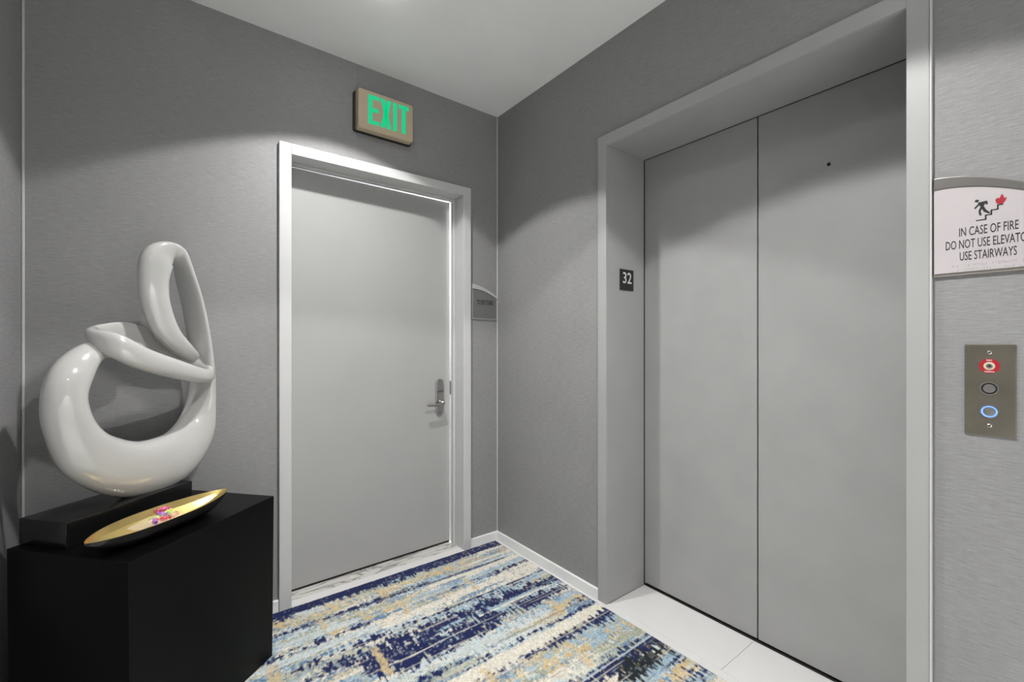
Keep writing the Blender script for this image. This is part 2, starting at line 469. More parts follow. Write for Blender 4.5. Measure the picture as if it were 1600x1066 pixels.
obj('sill', boxbm(EDEP - 0.004, EDEP + 0.10, EY1, EY0, -0.003, 0.0012), 'shadow_gap', lift)  # near-black colour stands in for shade in the gap below the panels
obj('shaft_shade', boxbm(EDEP + 0.034, EDEP + 0.040, EY1, EY0, 0, EZ + 0.1), 'shadow_gap', lift)  # dark sheet in place of the unlit shaft behind the split
KM = on_right(-1.670, 1.8637, EDEP)
obj('key_ring', annulus(0, 0, 0.0065, 0.010, 0.0, 0.0012, KM, 20), 'button_steel', lift)
obj('key_hole', prism(disc(0, 0, 0.0066, 16), 0.0, 0.0008, KM), 'shadow_gap', lift)

# floor number plate on the left jamb
num = thing('floor_number_plate', 'small black plate reading 32 on the elevator jamb', 'sign', (0.1354, EY0 - 0.0005, 1.4697))
NM = on_back(0.0846, 1.4697, EY0 - 0.0002)
obj('plate', prism(rrect(0, 0.1018, 0, 0.101, 0.002, 2), 0, 0.003, NM), 'sign_black', num)
link('number', text_mesh('32', 0.021, 0.086, 0.034, 0.087, NM @ Matrix.Translation((0, 0, 0.0028)), 0.0008, 0.004), 'white_print', num)

# ------------------------------------------------------------------ exit sign
ex = thing('exit_sign', 'beige exit sign with glowing green EXIT letters above the white door', 'sign', (-0.736, 0, 2.268))
EM = on_back(-0.8815, 2.2830)
W, H = 0.292, 0.198
obj('back_plate', prism(rrect(-0.010, W + 0.004, -0.006, H - 0.004, 0.010, 4), 0.0005, 0.014, EM), 'sign_black', ex)
obj('housing', prism(rrect(0, W, 0, H, 0.012, 5), 0.014, 0.056, EM, bevel=0.008, seg=3), 'sign_beige', ex)
def letter(polys):
    bm = bmesh.new()
    for p in polys:
        b2 = prism(p, 0.0545, 0.0570, EM)
        me = bpy.data.meshes.new('t'); b2.to_mesh(me); b2.free(); bm.from_mesh(me); bpy.data.meshes.remove(me)
    obj('letter', bm, 'sign_green', ex)
x, y0, y1, st = 0.050, 0.031, 0.177, 0.021
R = lambda a, b, c, d: [(a, c), (b, c), (b, d), (a, d)]
letter([R(x, x + .021, y0, y1), R(x + .021, x + .056, y1 - .020, y1), R(x + .021, x + .052, (y0 + y1) / 2 - .010, (y0 + y1) / 2 + .010), R(x + .021, x + .056, y0, y0 + .020)])
x = 0.112
letter([[(x, y0), (x + .023, y0), (x + .058, y1), (x + .035, y1)], [(x + .035, y0), (x + .058, y0), (x + .023, y1), (x, y1)]])
x = 0.179
letter([R(x, x + .021, y0, y1)])
x = 0.209
letter([R(x + .0175, x + .0385, y0, y1 - .020), R(x, x + .056, y1 - .020, y1)])
for cx in (0.028, W - 0.020):
    obj('knockout', annulus(cx, 0.112, 0.0105, 0.0118, 0.0558, 0.0566, EM, 24), 'sign_beige', ex)

# ------------------------------------------------------------------ signs with the arched top
def arch_y(a, w, h, drop): return h - drop * (a / w) ** 1.75
def arch_outline(w, h, drop, x0=0.0, x1=None, y0=0.0, dy=0.0, n=16):
    x1 = w if x1 is None else x1
    P = [(x0, y0), (x1, y0)]
    for i in range(n + 1):
        a = x1 + (x0 - x1) * i / n
        P.append((a, arch_y(a, w, h, drop) - (dy(a / w) if callable(dy) else dy)))
    return P
def arch_band(w, h, drop, dyf, n=18):
    P = []
    for i in range(n + 1):
        a = w * i / n; P.append((a, arch_y(a, w, h, drop) - dyf(a / w)))
    for i in range(n + 1):
        a = w * (1 - i / n); P.append((a, arch_y(a, w, h, drop)))
    return P

# stairs sign beside the door
st_ = thing('stair_sign', 'small grey arched plaque reading to exit stairs beside the white door', 'sign', (-0.1, 0, 1.361))
SM = on_back(-0.1915, 1.3615)
w, h, dr = 0.182, 0.2085, 0.068
obj('backing', prism(arch_outline(w, h, dr), 0.0008, 0.006, SM), 'sign_arch_pale', st_)
obj('panel', prism(arch_outline(w, h, dr, 0.006, w - 0.005, 0.006, lambda t: 0.030 - 0.016 * t), 0.006, 0.0085, SM), 'sign_face_grey', st_)
obj('arch', prism(arch_band(w, h, dr, lambda t: 0.030 - 0.016 * t), 0.006, 0.012, SM, bevel=0.002), 'sign_arch_pale', st_)
link('lettering', text_mesh('TO EXIT STAIRS', 0.034, 0.152, 0.088, 0.116, SM @ Matrix.Translation((0, 0, 0.0083)), 0.0007, 0.022), 'ink', st_)

# fire sign by the call buttons
fs = thing('fire_notice_sign', 'pale arched fire sign telling people to use stairways, above the call buttons', 'sign', (0, -2.095, 1.386))
FM = on_right(-1.9952, 1.3880)
w, h, dr = 0.200, 0.2595, 0.080
obj('backing', prism(arch_outline(w, h, dr), 0.0008, 0.007, FM), 'sign_edge', fs)
obj('panel', prism(arch_outline(w, h, dr, 0.001, w - 0.001, 0.0075, lambda t: 0.031 - 0.015 * t), 0.007, 0.0105, FM, bevel=0.0008, seg=1), 'sign_face', fs)
obj('arch', prism(arch_band(w, h, dr, lambda t: 0.031 - 0.015 * t), 0.007, 0.0135, FM, bevel=0.002), 'sign_metal', fs)
FT = FM @ Matrix.Translation((0, -0.002, 0.0104))
link('lettering', text_mesh('IN CASE OF FIRE', 0.0483, 0.1487, 0.1000, 0.1222, FT, 0.0006, 0.002), 'ink', fs)
link('lettering', text_mesh('DO NOT USE ELEVATORS', 0.0236, 0.1760, 0.0690, 0.0912, FT, 0.0006, 0.002), 'ink', fs)
link('lettering', text_mesh('USE STAIRWAYS', 0.0493, 0.1460, 0.0385, 0.0607, FT, 0.0006, 0.002), 'ink', fs)
runner = [(0.0807, 0.1789), (0.0973, 0.1803), (0.0987, 0.1721), (0.0954, 0.1707), (0.094, 0.1747), (0.0915, 0.1682), (0.0963, 0.1571), (0.1031, 0.1499), (0.1002, 0.1476), (0.0915, 0.1540), (0.0886, 0.1618), (0.0862, 0.1567), (0.0882, 0.1457), (0.0838, 0.1470), (0.0823, 0.1577), (0.0862, 0.168), (0.0836, 0.1716), (0.0767, 0.1637), (0.0750, 0.1668), (0.0822, 0.1761)]
def poly(pts, z1, M):
    bm = bmesh.new()
    a = [bm.verts.new((p[0], p[1], 0)) for p in pts]; b = [bm.verts.new((p[0], p[1], z1)) for p in pts]
    bm.faces.new(a); bm.faces.new(b)
    for i in range(len(pts)): bm.faces.new((a[i], a[(i + 1) % len(pts)], b[(i + 1) % len(pts)], b[i]))
    bmesh.ops.triangulate(bm, faces=bm.faces)
    bm.transform(M); return bm
pic = obj('running_figure', poly(runner, 0.0006, FT), 'ink', fs)
obj('head', prism([(0.0797 + 0.0038 * math.cos(t * PI / 8), 0.1835 + 0.0034 * math.sin(t * PI / 8)) for t in range(16)], 0, 0.0006, FT), 'ink', pic)
obj('stair_line', polyline([(0.0793, 0.1346), (0.0948, 0.1346), (0.0948, 0.1448), (0.1044, 0.1448), (0.1044, 0.1550), (0.1151, 0.1550), (0.1151, 0.1650), (0.1229, 0.1650)], 0.0026, 0, 0.0006, FT), 'ink', fs)
obj('flame', poly([(0.1126, 0.17), (0.1110, 0.1787), (0.1145, 0.1826), (0.1175, 0.1805), (0.1192, 0.1836), (0.1211, 0.1873), (0.1192, 0.1906), (0.1239, 0.1875), (0.1257, 0.1791), (0.1295, 0.1816), (0.1281, 0.1731), (0.1239, 0.1672), (0.1183, 0.1660), (0.1151, 0.168)], 0.0006, FT), 'flame_red', fs)
rnd = random.Random(4)
bm = bmesh.new()
for row, (xa, xb) in enumerate(((0.036, 0.170), (0.030, 0.176))):
    xx = xa
    while xx < xb:
        for q in range(3):
            if rnd.random() < 0.55:
                cx, cy = xx, 0.0275 - row * 0.0105 - q * 0.0023
                vs = [bm.verts.new((cx + 0.00075 * math.cos(k * PI / 3), cy + 0.00075 * math.sin(k * PI / 3), 0)) for k in range(6)]
                tp = bm.verts.new((cx, cy, 0.0009))
                for k in range(6): bm.faces.new((vs[k], vs[(k + 1) % 6], tp))
        xx += 0.0026 if rnd.random() < 0.62 else 0.0052
bm.transform(FT)
obj('braille', bm, 'ink_grey', fs)['kind'] = 'stuff'

# call button plate
cp = thing('call_panel', 'bronze steel call plate with two round buttons beside the elevator', 'button panel', (0, -2.0955, 0.984))
CM = on_right(-2.0524, 0.9845)
w, h = 0.0868, 0.2262
obj('plate', prism(rrect(0, w, 0, h, 0.0012, 2), 0.0005, 0.004, CM, bevel=0.0008, seg=1), 'plate_bronze', cp)
cxm = 0.0432
def zc(z): return z - 0.9845
for z in (1.1908, 1.0098):
    s = obj('screw', lathe([(0.0046, 0.004), (0.0046, 0.0048), (0.003, 0.0060)], CM @ Matrix.Translation((cxm, zc(z), 0)), 16), 'button_steel', cp, False)
    obj('slot', prism(R(-0.0030, 0.0030, -0.0006, 0.0006), 0.0058, 0.0063, CM @ Matrix.Translation((cxm, zc(z), 0)) @ Matrix.Rotation(0.5, 4, 'Z')), 'ink', s)
K = CM @ Matrix.Translation((cxm, zc(1.1575), 0))
ks = obj('key_switch', annulus(0, 0, 0.0098, 0.0182, 0.004, 0.0046, K, 36), 'ring_red', cp)
obj('inner_ring', annulus(0, 0, 0.0052, 0.0099, 0.004, 0.0048, K, 32), 'ring_cream', ks)
obj('cylinder', annulus(0, 0, 0.0026, 0.0056, 0.004, 0.0062, K, 24), 'button_steel', ks)
obj('keyhole', prism(disc(0, 0, 0.0027, 12), 0.004, 0.0052, K), 'ink', ks)
link('lettering', text_mesh('FIRE', -0.0050, 0.0050, 0.0122, 0.0160, K @ Matrix.Translation((0, 0, 0.0045)), 0.0003, 0.006), 'white_print', ks)
link('lettering', text_mesh('FIREMAN', -0.0082, 0.0082, -0.0160, -0.0122, K @ Matrix.Translation((0, 0, 0.0045)), 0.0003, 0.006), 'white_print', ks)
for z, lit in ((1.1020, False), (1.0449, True)):
    K = CM @ Matrix.Translation((cxm, zc(z), 0))
    b = obj('button', lathe([(0.0112, 0.004), (0.0112, 0.0066), (0.0104, 0.0076), (0.005, 0.0080), (0.0005, 0.0081)], K, 36), 'button_steel', cp)
    obj('collar', annulus(0, 0, 0.0140, 0.0162, 0.004, 0.0072, K, 36), 'button_steel', b)
    obj('halo', annulus(0, 0, 0.0113, 0.0140, 0.004, 0.0060, K, 36), 'ring_blue' if lit else 'ink', b)
    if lit: b['label'] = 'lit button with a blue ring'

# ------------------------------------------------------------------ rug
def build_rug():
    x0, x1, y0, y1 = -2.000, -0.036, -2.60, -0.030
    nx, ny = 358, 470
    xs = np.linspace(x0, x1, nx); ys = np.linspace(y0, y1, ny)
    X, Y = np.meshgrid(xs, ys)
    rng = np.random.RandomState(7)
    def vn(u, v, seed):
        r = np.random.RandomState(seed); Lt = r.rand(256, 256)
        iu = np.floor(u).astype(int); iv = np.floor(v).astype(int); fu = u - iu; fv = v - iv
        fu = fu * fu * (3 - 2 * fu); fv = fv * fv * (3 - 2 * fv)
        g = lambda a, b: Lt[a % 256, b % 256]
        return (g(iu, iv) * (1 - fu) + g(iu + 1, iv) * fu) * (1 - fv) + (g(iu, iv + 1) * (1 - fu) + g(iu + 1, iv + 1) * fu) * fv
    def fb(u, v, seed): return 0.55 * vn(u, v, seed) + 0.3 * vn(u * 2.1, v * 2.1, seed + 1) + 0.15 * vn(u * 4.3, v * 4.3, seed + 2)
    lin = lambda *c: np.array(srgb(*c)[:3])
    navy, blue, light, pale = lin(19, 30, 76), lin(96, 128, 158), lin(150, 174, 188), lin(190, 199, 199)
    cream, tan, olive, black = lin(214, 208, 194), lin(198, 176, 132), lin(158, 162, 142), lin(26, 32, 36)
    # ragged threads: each column of yarn starts and stops a little before or after its neighbour
    col_ = np.floor(X / 0.0085)
    jit = vn(col_ * 1.0, np.floor(Y / 0.05), 11) - 0.5
    jit2 = vn(X / 0.02, Y / 0.2, 12) - 0.5
    drift = (vn(X / 0.25, Y / 0.4, 13) - 0.5) * 0.02
    YY = Y + jit * 0.018 + jit2 * 0.012 + drift
    C = np.empty(X.shape + (3,)); C[:] = pale
    def lay(mask, c): C[...] = C * (1 - mask[..., None]) + c * mask[..., None]
    step = lambda a, e, s=0.03: np.clip((a - e) / s + 0.5, 0, 1)
    # ground: long streaks of cream, light blue, tan and olive
    lay(step(fb(X / 0.50, YY / 0.045, 21), 0.52), cream)
    lay(step(fb(X / 0.34, YY / 0.040, 31), 0.57) * 0.9, light)
    lay(step(fb(X / 0.30, YY / 0.050, 41), 0.635) * 0.75, tan)
    lay(step(fb(X / 0.28, YY / 0.042, 51), 0.63) * 0.7, olive)
    lay(step(fb(X / 0.16, YY / 0.022, 61), 0.66) * 0.85, blue)
    speck = vn(X / 0.007, Y / 0.012, 71)
    lay(step(speck * 0.5 + fb(X / 0.2, YY / 0.05, 73) * 0.5, 0.66) * 0.8, blue)
    lay(step(vn(X / 0.009, Y / 0.016, 75) * 0.45 + fb(X / 0.25, YY / 0.06, 77) * 0.55, 0.68) * 0.8, olive)
    # bands, front to back: (y centre, half height, x from, x to, colour, density, rag)
    bands = [
        (-0.058, 0.044, -0.66, 0.0, navy, 1.0, 0.2), (-0.052, 0.034, -1.40, -0.60, navy, 1.0, 0.5),
        (-0.090, 0.020, -1.36, -0.50, navy, 0.62, 1.9),
        (-0.150, 0.024, -1.35, -0.30, tan, 0.52, 0.9), (-0.170, 0.016, -0.80, -0.10, tan, 0.40, 1.0),
        (-0.213, 0.011, -1.40, -0.62, navy, 0.86, 0.9), (-0.238, 0.005, -0.62, -0.16, navy, 0.85, 0.2),
        (-0.190, 0.010, -0.35, 0.0, cream, 0.9, 0.2), (-0.262, 0.012, -0.60, 0.0, cream, 0.95, 0.2),
        (-0.280, 0.030, -1.25, -0.85, olive, 0.50, 1.2), (-0.325, 0.028, -1.15, -0.80, tan, 0.45, 1.3), (-0.30, 0.02, -1.30, -1.0, pale, 0.9, 0.4),
        (-0.357, 0.013, -1.32, -0.92, navy, 0.62, 1.2), (-0.352, 0.014, -0.90, -0.55, blue, 0.85, 0.9), (-0.340, 0.012, -0.50, -0.06, navy, 0.60, 1.0),
        (-0.315, 0.012, -0.70, -0.10, light, 0.85, 0.5),
        (-0.410, 0.024, -0.90, 0.0, cream, 0.97, 0.3), (-0.400, 0.018, -1.5, -0.95, pale, 0.95, 0.4), (-0.445, 0.010, -1.40, -0.95, blue, 0.7, 1.0),
        (-0.474, 0.006, -0.70, 0.0, navy, 1.0, 0.1), (-0.498, 0.018, -0.72, 0.0, light, 0.75, 1.0), (-0.495, 0.022, -0.70, -0.25, navy, 0.55, 1.6),
        (-0.470, 0.012, -1.25, -0.75, navy, 0.55, 1.4),
        (-0.580, 0.048, -0.36, 0.0, navy, 0.98, 0.9), (-0.555, 0.032, -0.85, -0.30, navy, 0.80, 1.6), (-0.530, 0.022, -1.15, -0.75, navy, 0.70, 1.5),
        (-0.590, 0.010, -0.70, -0.20, light, 0.85, 0.4), (-0.608, 0.006, -1.2, -0.15, cream, 0.8, 0.3),
        (-0.664, 0.036, -0.66, -0.10, navy, 0.96, 1.5), (-0.640, 0.050, -1.02, -0.50, navy, 0.86, 1.8), (-0.585, 0.040, -1.05, -0.80, navy, 0.78, 1.8),
        (-0.700, 0.026, -0.95, -0.55, navy, 0.72, 1.9), (-0.560, 0.016, -1.45, -1.12, navy, 0.65, 1.2),
        (-0.652, 0.003, -0.95, -0.62, cream, 1.0, 0.1),
        (-0.735, 0.028, -0.50, -0.04, light, 0.75, 1.2), (-0.770, 0.026, -0.30, 0.0, tan, 0.60, 1.4), (-0.765, 0.030, -0.70, -0.30, pale, 0.8, 1.0), (-0.785, 0.012, -0.13, 0.0, navy, 0.45, 1.6),
        (-0.838, 0.010, -0.75, 0.0, navy, 0.62, 0.9), (-0.800, 0.014, -1.10, -0.75, navy, 0.6, 1.2),
        (-0.884, 0.030, -1.20, 0.0, cream, 1.0, 0.25),
        (-0.946, 0.026, -0.42, 0.0, navy, 0.95, 1.4), (-0.935, 0.016, -0.90, -0.38, navy, 0.62, 1.3),
        (-1.000, 0.030, -0.80, 0.0, light, 0.6, 1.0), (-1.030, 0.034, -0.50, -0.05, tan, 0.40, 1.4), (-1.010, 0.03, -1.0, -0.55, olive, 0.6, 1.2),
        (-1.080, 0.028, -0.75, -0.35, cream, 0.85, 0.8), (-1.085, 0.022, -0.36, -0.03, olive, 0.55, 1.2),
        (-1.165, 0.034, -0.55, 0.0, navy, 0.95, 1.2), (-1.150, 0.005, -0.50, -0.05, light, 0.95, 0.3),
        (-1.222, 0.036, -0.30, 0.0, black, 0.90, 1.6), (-1.285, 0.018, -0.60, 0.0, light, 0.8, 0.8),
        (-1.325, 0.020, -0.70, 0.0, tan, 0.75, 0.8), (-1.290, 0.010, -0.10, 0.0, navy, 0.8, 0.9),
        (-1.375, 0.032, -0.26, -0.02, navy, 0.72, 1.8), (-1.45, 0.02, -0.7, 0.0, cream, 0.9, 0.5),
    ]
    def erfinv(x):
        a = 0.147; l = math.log(max(1e-9, 1 - x * x)); q = 2 / (PI * a) + l / 2
        return math.copysign(math.sqrt(math.sqrt(q * q - l / a) - q), x)
    rr = random.Random(3)
    for k in range(44):      # the part of the rug towards and behind the camera goes on in the same way
        yc = -1.50 - 1.85 * rr.random(); xa = -2.0 + 1.6 * rr.random()
        bands.append((yc, 0.006 + 0.036 * rr.random() ** 2, xa, xa + 0.4 + 0.7 * rr.random(), rr.choice([navy, navy, navy, cream, tan, light, olive, blue]), 0.6 + 0.4 * rr.random(), 1.2))
    for k in range(16):
        yc = -0.2 - 1.3 * rr.random()
        bands.append((yc, 0.006 + 0.025 * rr.random() ** 2, -2.1, -1.45 + 0.2 * rr.random(), rr.choice([navy, cream, tan, light, olive]), 0.6 + 0.4 * rr.random(), 1.2))
    for i, (yc, hh, xa, xb, c, dens, rag) in enumerate(bands):
        r1 = vn(col_, np.zeros_like(X) + i * 3.0, 100 + i) - 0.5
        r2 = vn(X / 0.06, np.zeros_like(X), 300 + i) - 0.5
        r3 = vn(X / 0.22, np.zeros_like(X), 500 + i) - 0.5
        yy = Y - yc + r3 * 0.012
        hx = hh * (1 + r3 * 0.9 * min(rag, 1) ) + (r1 * 0.034 + r2 * 0.016) * rag * (0.35 + hh / 0.05)
        fade = step(X, xa, 0.10) * step(-X, -xb - 0.03, 0.06)
        hx = hx * np.clip(fade * 1.4, 0, 1)
        m = step(hx - np.abs(yy), 0.0, 0.004)
        dn = 0.45 * vn(X / 0.0095, Y / 0.026, 700 + i) + 0.35 * vn(X / 0.032, Y / 0.011, 800 + i) + 0.20 * vn(X / 0.12, Y / 0.05, 850 + i)
        if dens < 0.99:
            td = math.sqrt(2) * {0.45: -0.0889, 0.55: 0.0889}.get(round(dens, 2), erfinv(2 * dens - 1))
            m = m * step(dn, 0.5 - 0.185 * td, 0.05)
        lay(m, c)
    # short gold bars running the other way
    for xa, ya, yb, wd in ((-1.315, -0.39, -0.50, 0.020), (-0.770, -0.30, -0.40, 0.014), (-0.80, -0.12, -0.22, 0.018), (-0.36, -0.96, -1.12, 0.018), (-0.70, -0.88, -0.98, 0.016), (-0.42, -0.30, -0.42, 0.013), (-0.21, -0.70, -0.79, 0.016), (-0.98, -0.52, -0.70, 0.014), (-1.10, -0.20, -0.30, 0.016)):
        xx = np.abs(X - xa + (vn(Y / 0.02, X * 0, 900) - 0.5) * 0.012)
        m = step(wd - xx, 0, 0.006) * step(Y, yb, 0.02) * step(-Y, -ya, 0.02) * step(vn(X / 0.01, Y / 0.012, 905), 0.25, 0.2)
        lay(m * 0.85, tan)
    # stray yarns: flecks of the neighbouring colours everywhere, and the weave's fine ribs
    Cs = C.copy()
    fl = vn(X / 0.0075, Y / 0.013, 960); fl2 = vn(X / 0.02, Y / 0.006, 962)
    dk = step(fl * 0.6 + fl2 * 0.4, 0.70, 0.05)[..., None] * 0.34
    C = C * (1 - dk) + np.roll(Cs, 26, axis=0) * dk
    dk = step(vn(X / 0.010, Y / 0.018, 964) * 0.6 + vn(X / 0.004, Y / 0.03, 966) * 0.4, 0.70, 0.05)[..., None] * 0.34
    C = C * (1 - dk) + np.roll(Cs, -22, axis=0) * dk
    lines = (step(vn(X / 0.35, Y / 0.0045, 968), 0.82, 0.06) * step(-Y, 0.12, 0.02))[..., None] * 0.45
    C = C * (1 - lines) + cream * lines
    C *= (0.86 + 0.28 * vn(X / 0.006, Y / 0.006, 990))[..., None]
    Z = np.full(X.shape, 0.010) + (vn(X / 0.03, Y / 0.03, 991) - 0.5) * 0.0012
    Z[0, :] = Z[-1, :] = 0.0005; Z[:, 0] = Z[:, -1] = 0.0005
    co = np.stack([X, Y, Z], -1).reshape(-1, 3)
    idx = np.arange(nx * ny).reshape(ny, nx)
    q = np.stack([idx[:-1, :-1], idx[:-1, 1:], idx[1:, 1:], idx[1:, :-1]], -1).reshape(-1, 4)
    me = bpy.data.meshes.new('rug')
    me.vertices.add(len(co)); me.vertices.foreach_set('co', co.ravel())
    me.loops.add(q.size); me.loops.foreach_set('vertex_index', q.ravel())
    me.polygons.add(len(q)); me.polygons.foreach_set('loop_start', np.arange(0, q.size, 4)); me.polygons.foreach_set('loop_total', np.full(len(q), 4))
    me.update(calc_edges=True)
    at = me.color_attributes.new('weave', 'FLOAT_COLOR', 'POINT')
    at.data.foreach_set('color', np.concatenate([C.reshape(-1, 3), np.ones((len(co), 1))], 1).ravel())
    o = link('rug', me, 'rug_pile', None, True)
    tag(o, 'abstract rug streaked navy, pale blue, cream and gold covering the lobby floor', 'rug')
build_rug()

# ------------------------------------------------------------------ pedestal, sculpture, tray
E_ = Vector((0.755, 0.656, 0)).normalized(); N_ = Vector((E_.y, -E_.x, 0))     # along and out of the sculpture
ANG = math.atan2(E_.y, E_.x)
def quad_block(pts_top, pts_bot, z0, z1, bevel):
    bm = bmesh.new()
    a = [bm.verts.new((p[0], p[1], z0)) for p in pts_bot]; b = [bm.verts.new((p[0], p[1], z1)) for p in pts_top]
    bm.faces.new(a); bm.faces.new(b)
    for i in range(4): bm.faces.new((a[i], a[(i + 1) % 4], b[(i + 1) % 4], b[i]))
    bevel_all(bm, bevel, 2); return bm
PB, PC, PA = Vector((-1.7007, -0.6813, 0)), Vector((-1.2965, -0.3301, 0)), Vector((-1.9847, -0.3611, 0))
PD = PA + PC - PB
ctr = (PA + PC) / 2
PTOP = 0.6250
ped = thing('pedestal', 'black wooden box pedestal standing across the corner under the sculpture', 'pedestal', (ctr.x, ctr.y, 0.0105), ANG)
bot = [ctr + (p - ctr) * 0.985 for p in (PA, PB, PC, PD)]
obj('body', quad_block((PA, PB, PC, PD), bot, 0.0105, PTOP, 0.0012), 'black_wood', ped)

BC_ = Vector((-1.757, -0.273, 0.70))
scu = thing('sculpture', 'glossy white looping ribbon sculpture on a black block base', 'sculpture', (BC_.x, BC_.y, PTOP), ANG)
bm = boxbm(-0.199, 0.199, -0.088, 0.088, 0, 0.0752, bevel=0.0015); bm.transform(Matrix.Translation((BC_.x, BC_.y, PTOP + 0.0003)) @ Matrix.Rotation(ANG, 4, 'Z'))
obj('base', bm, 'black_lacquer', scu)

# centre line of the loop: along s, height z, towards the room n; half width a along w, half thickness b
# LOOP_A is the small lying loop, LOOP_B the long ribbon: big ring, tall upright loop and back
LOOP_A = [
    ((-0.062, 0.537, -0.005), 0.027, 0.020, (-0.24, 0.95, -0.19)),
    ((-0.049, 0.510, 0.055), 0.038, 0.022, (-0.05, 0.99, -0.13)),
    ((0.017, 0.462, 0.090), 0.037, 0.027, (-0.09, 1.00, 0.00)),
    ((0.137, 0.417, 0.100), 0.034, 0.026, (0.00, 1.00, 0.00)),
    ((0.250, 0.390, 0.087), 0.027, 0.020, (0.19, 0.98, -0.09)),
    ((0.307, 0.397, 0.053), 0.027, 0.016, (0.09, 0.99, -0.09)),
    ((0.284, 0.432, 0.000), 0.033, 0.012, (-0.13, 0.99, 0.00)),
    ((0.192, 0.492, -0.040), 0.039, 0.012, (-0.10, 1.00, 0.00)),
    ((0.095, 0.537, -0.060), 0.049, 0.012, (0.00, 1.00, 0.00)),
    ((-0.005, 0.541, -0.045), 0.039, 0.014, (-0.05, 1.00, 0.00)),
]
LOOP_B = [
    ((0.109, 0.490, -0.025), 0.021, 0.014, (0.03, 0.97, -0.24)),
    ((0.029, 0.500, -0.015), 0.032, 0.022, (-0.16, 0.87, -0.46)),
    ((-0.069, 0.486, 0.005), 0.036, 0.028, (-0.58, 0.58, -0.56)),
    ((-0.136, 0.427, 0.022), 0.050, 0.038, (-0.87, 0.22, -0.45)),
    ((-0.162, 0.342, 0.028), 0.052, 0.042, (-0.83, -0.18, -0.53)),
    ((-0.142, 0.239, 0.030), 0.061, 0.045, (-0.66, -0.67, -0.33)),
    ((-0.088, 0.155, 0.035), 0.078, 0.047, (-0.29, -0.96, -0.06)),
    ((0.028, 0.090, 0.030), 0.092, 0.050, (-0.02, -1.00, 0.00)),
    ((0.156, 0.088, 0.030), 0.095, 0.045, (0.36, -0.93, 0.11)),
    ((0.251, 0.151, 0.025), 0.077, 0.034, (0.57, -0.76, 0.32)),
    ((0.304, 0.267, 0.015), 0.053, 0.023, (0.48, -0.21, 0.85)),
    ((0.309, 0.454, 0.013), 0.053, 0.015, (0.07, 0.00, 1.00)),
    ((0.282, 0.632, 0.010), 0.055, 0.013, (-0.04, -0.02, 1.00)),
    ((0.246, 0.753, 0.012), 0.049, 0.014, (-0.11, 0.21, 0.97)),
    ((0.218, 0.820, 0.015), 0.042, 0.016, (-0.27, 0.50, 0.82)),
    ((0.179, 0.847, 0.015), 0.044, 0.020, (-0.48, 0.85, 0.23)),
    ((0.132, 0.818, 0.013), 0.052, 0.026, (-0.66, 0.70, -0.27)),
    ((0.118, 0.743, 0.010), 0.046, 0.029, (-0.79, 0.39, -0.47)),
    ((0.127, 0.655, 0.010), 0.043, 0.029, (-0.86, 0.08, -0.51)),
    ((0.165, 0.555, 0.015), 0.039, 0.028, (-0.86, -0.35, -0.38)),
    ((0.231, 0.489, 0.015), 0.032, 0.025, (-0.55, -0.77, -0.32)),
    ((0.296, 0.454, 0.005), 0.021, 0.012, (-0.38, -0.89, -0.24)),
]
def to_world(p): return BC_ + E_ * p[0] + N_ * p[2] + Vector((0, 0, p[1]))
def sweep(bm, CT, closed):
    n = len(CT); SUB = 12; NS = 28
    ws = []; prev = None
    for c in CT:
        w = Vector(c[3]).normalized()
        if prev is not None and w.dot(prev) < 0: w = -w
        ws.append(w); prev = w
    flip = closed and ws[0].dot(ws[-1]) < 0
    def cr(p0, p1, p2, p3, t): return 0.5 * ((2 * p1) + (-p0 + p2) * t + (2 * p0 - 5 * p1 + 4 * p2 - p3) * t * t + (-p0 + 3 * p1 - 3 * p2 + p3) * t ** 3)
    P, A, B, Wd = [], [], [], []
    for i in range(n if closed else n - 1):
        ids = [i - 1, i, i + 1, i + 2]
        if not closed: ids = [min(max(k, 0), n - 1) for k in ids]
        def wv(k):
            w = ws[k % n]
            return -w if (flip and (k < 0 or k >= n)) else w
        for q in range(SUB):
            t = q / SUB
            P.append(cr(*[Vector(CT[k % n][0]) for k in ids], t)); A.append(cr(*[CT[k % n][1] for k in ids], t)); B.append(cr(*[CT[k % n][2] for k in ids], t))
            Wd.append(cr(*[wv(k) for k in ids], t))
    if not closed:
        P.append(Vector(CT[-1][0])); A.append(CT[-1][1]); B.append(CT[-1][2]); Wd.append(ws[-1])
    m = len(P)
    for _ in range(6):       # even out the flow of the surface
        if closed and not flip:
            Wd = [(Wd[i - 1] + Wd[i] * 2 + Wd[(i + 1) % m]) / 4 for i in range(m)]
        else:
            Wd = [Wd[0]] + [(Wd[i - 1] + Wd[i] * 2 + Wd[i + 1]) / 4 for i in range(1, m - 1)] + [Wd[-1]]
    rings = []
    for i in range(m):
        a_, b_ = (P[i - 1], P[(i + 1) % m]) if closed else (P[max(i - 1, 0)], P[min(i + 1, m - 1)])
        tg = (b_ - a_).normalized()
        w = Wd[i] - tg * Wd[i].dot(tg); w.normalize(); th = tg.cross(w)
        ring = []
        for q in range(NS):
            a = 2 * PI * q / NS; ca, sa = math.cos(a), math.sin(a); pw = 0.80
            cx = math.copysign(abs(ca) ** pw, ca); sy = math.copysign(abs(sa) ** pw, sa)
            ring.append(bm.verts.new(to_world(P[i] + w * (A[i] * cx) + th * (B[i] * sy))))
        rings.append(ring)
    for i in range(m if closed else m - 1):
        R0 = rings[i]; R1 = rings[(i + 1) % m]
        sh = NS // 2 if (flip and i == m - 1) else 0
        for q in range(NS):
            bm.faces.new((R0[q], R0[(q + 1) % NS], R1[(q + 1 + sh) % NS], R1[(q + sh) % NS]))
    if not closed:
        bm.faces.new(rings[0]); bm.faces.new(rings[-1])
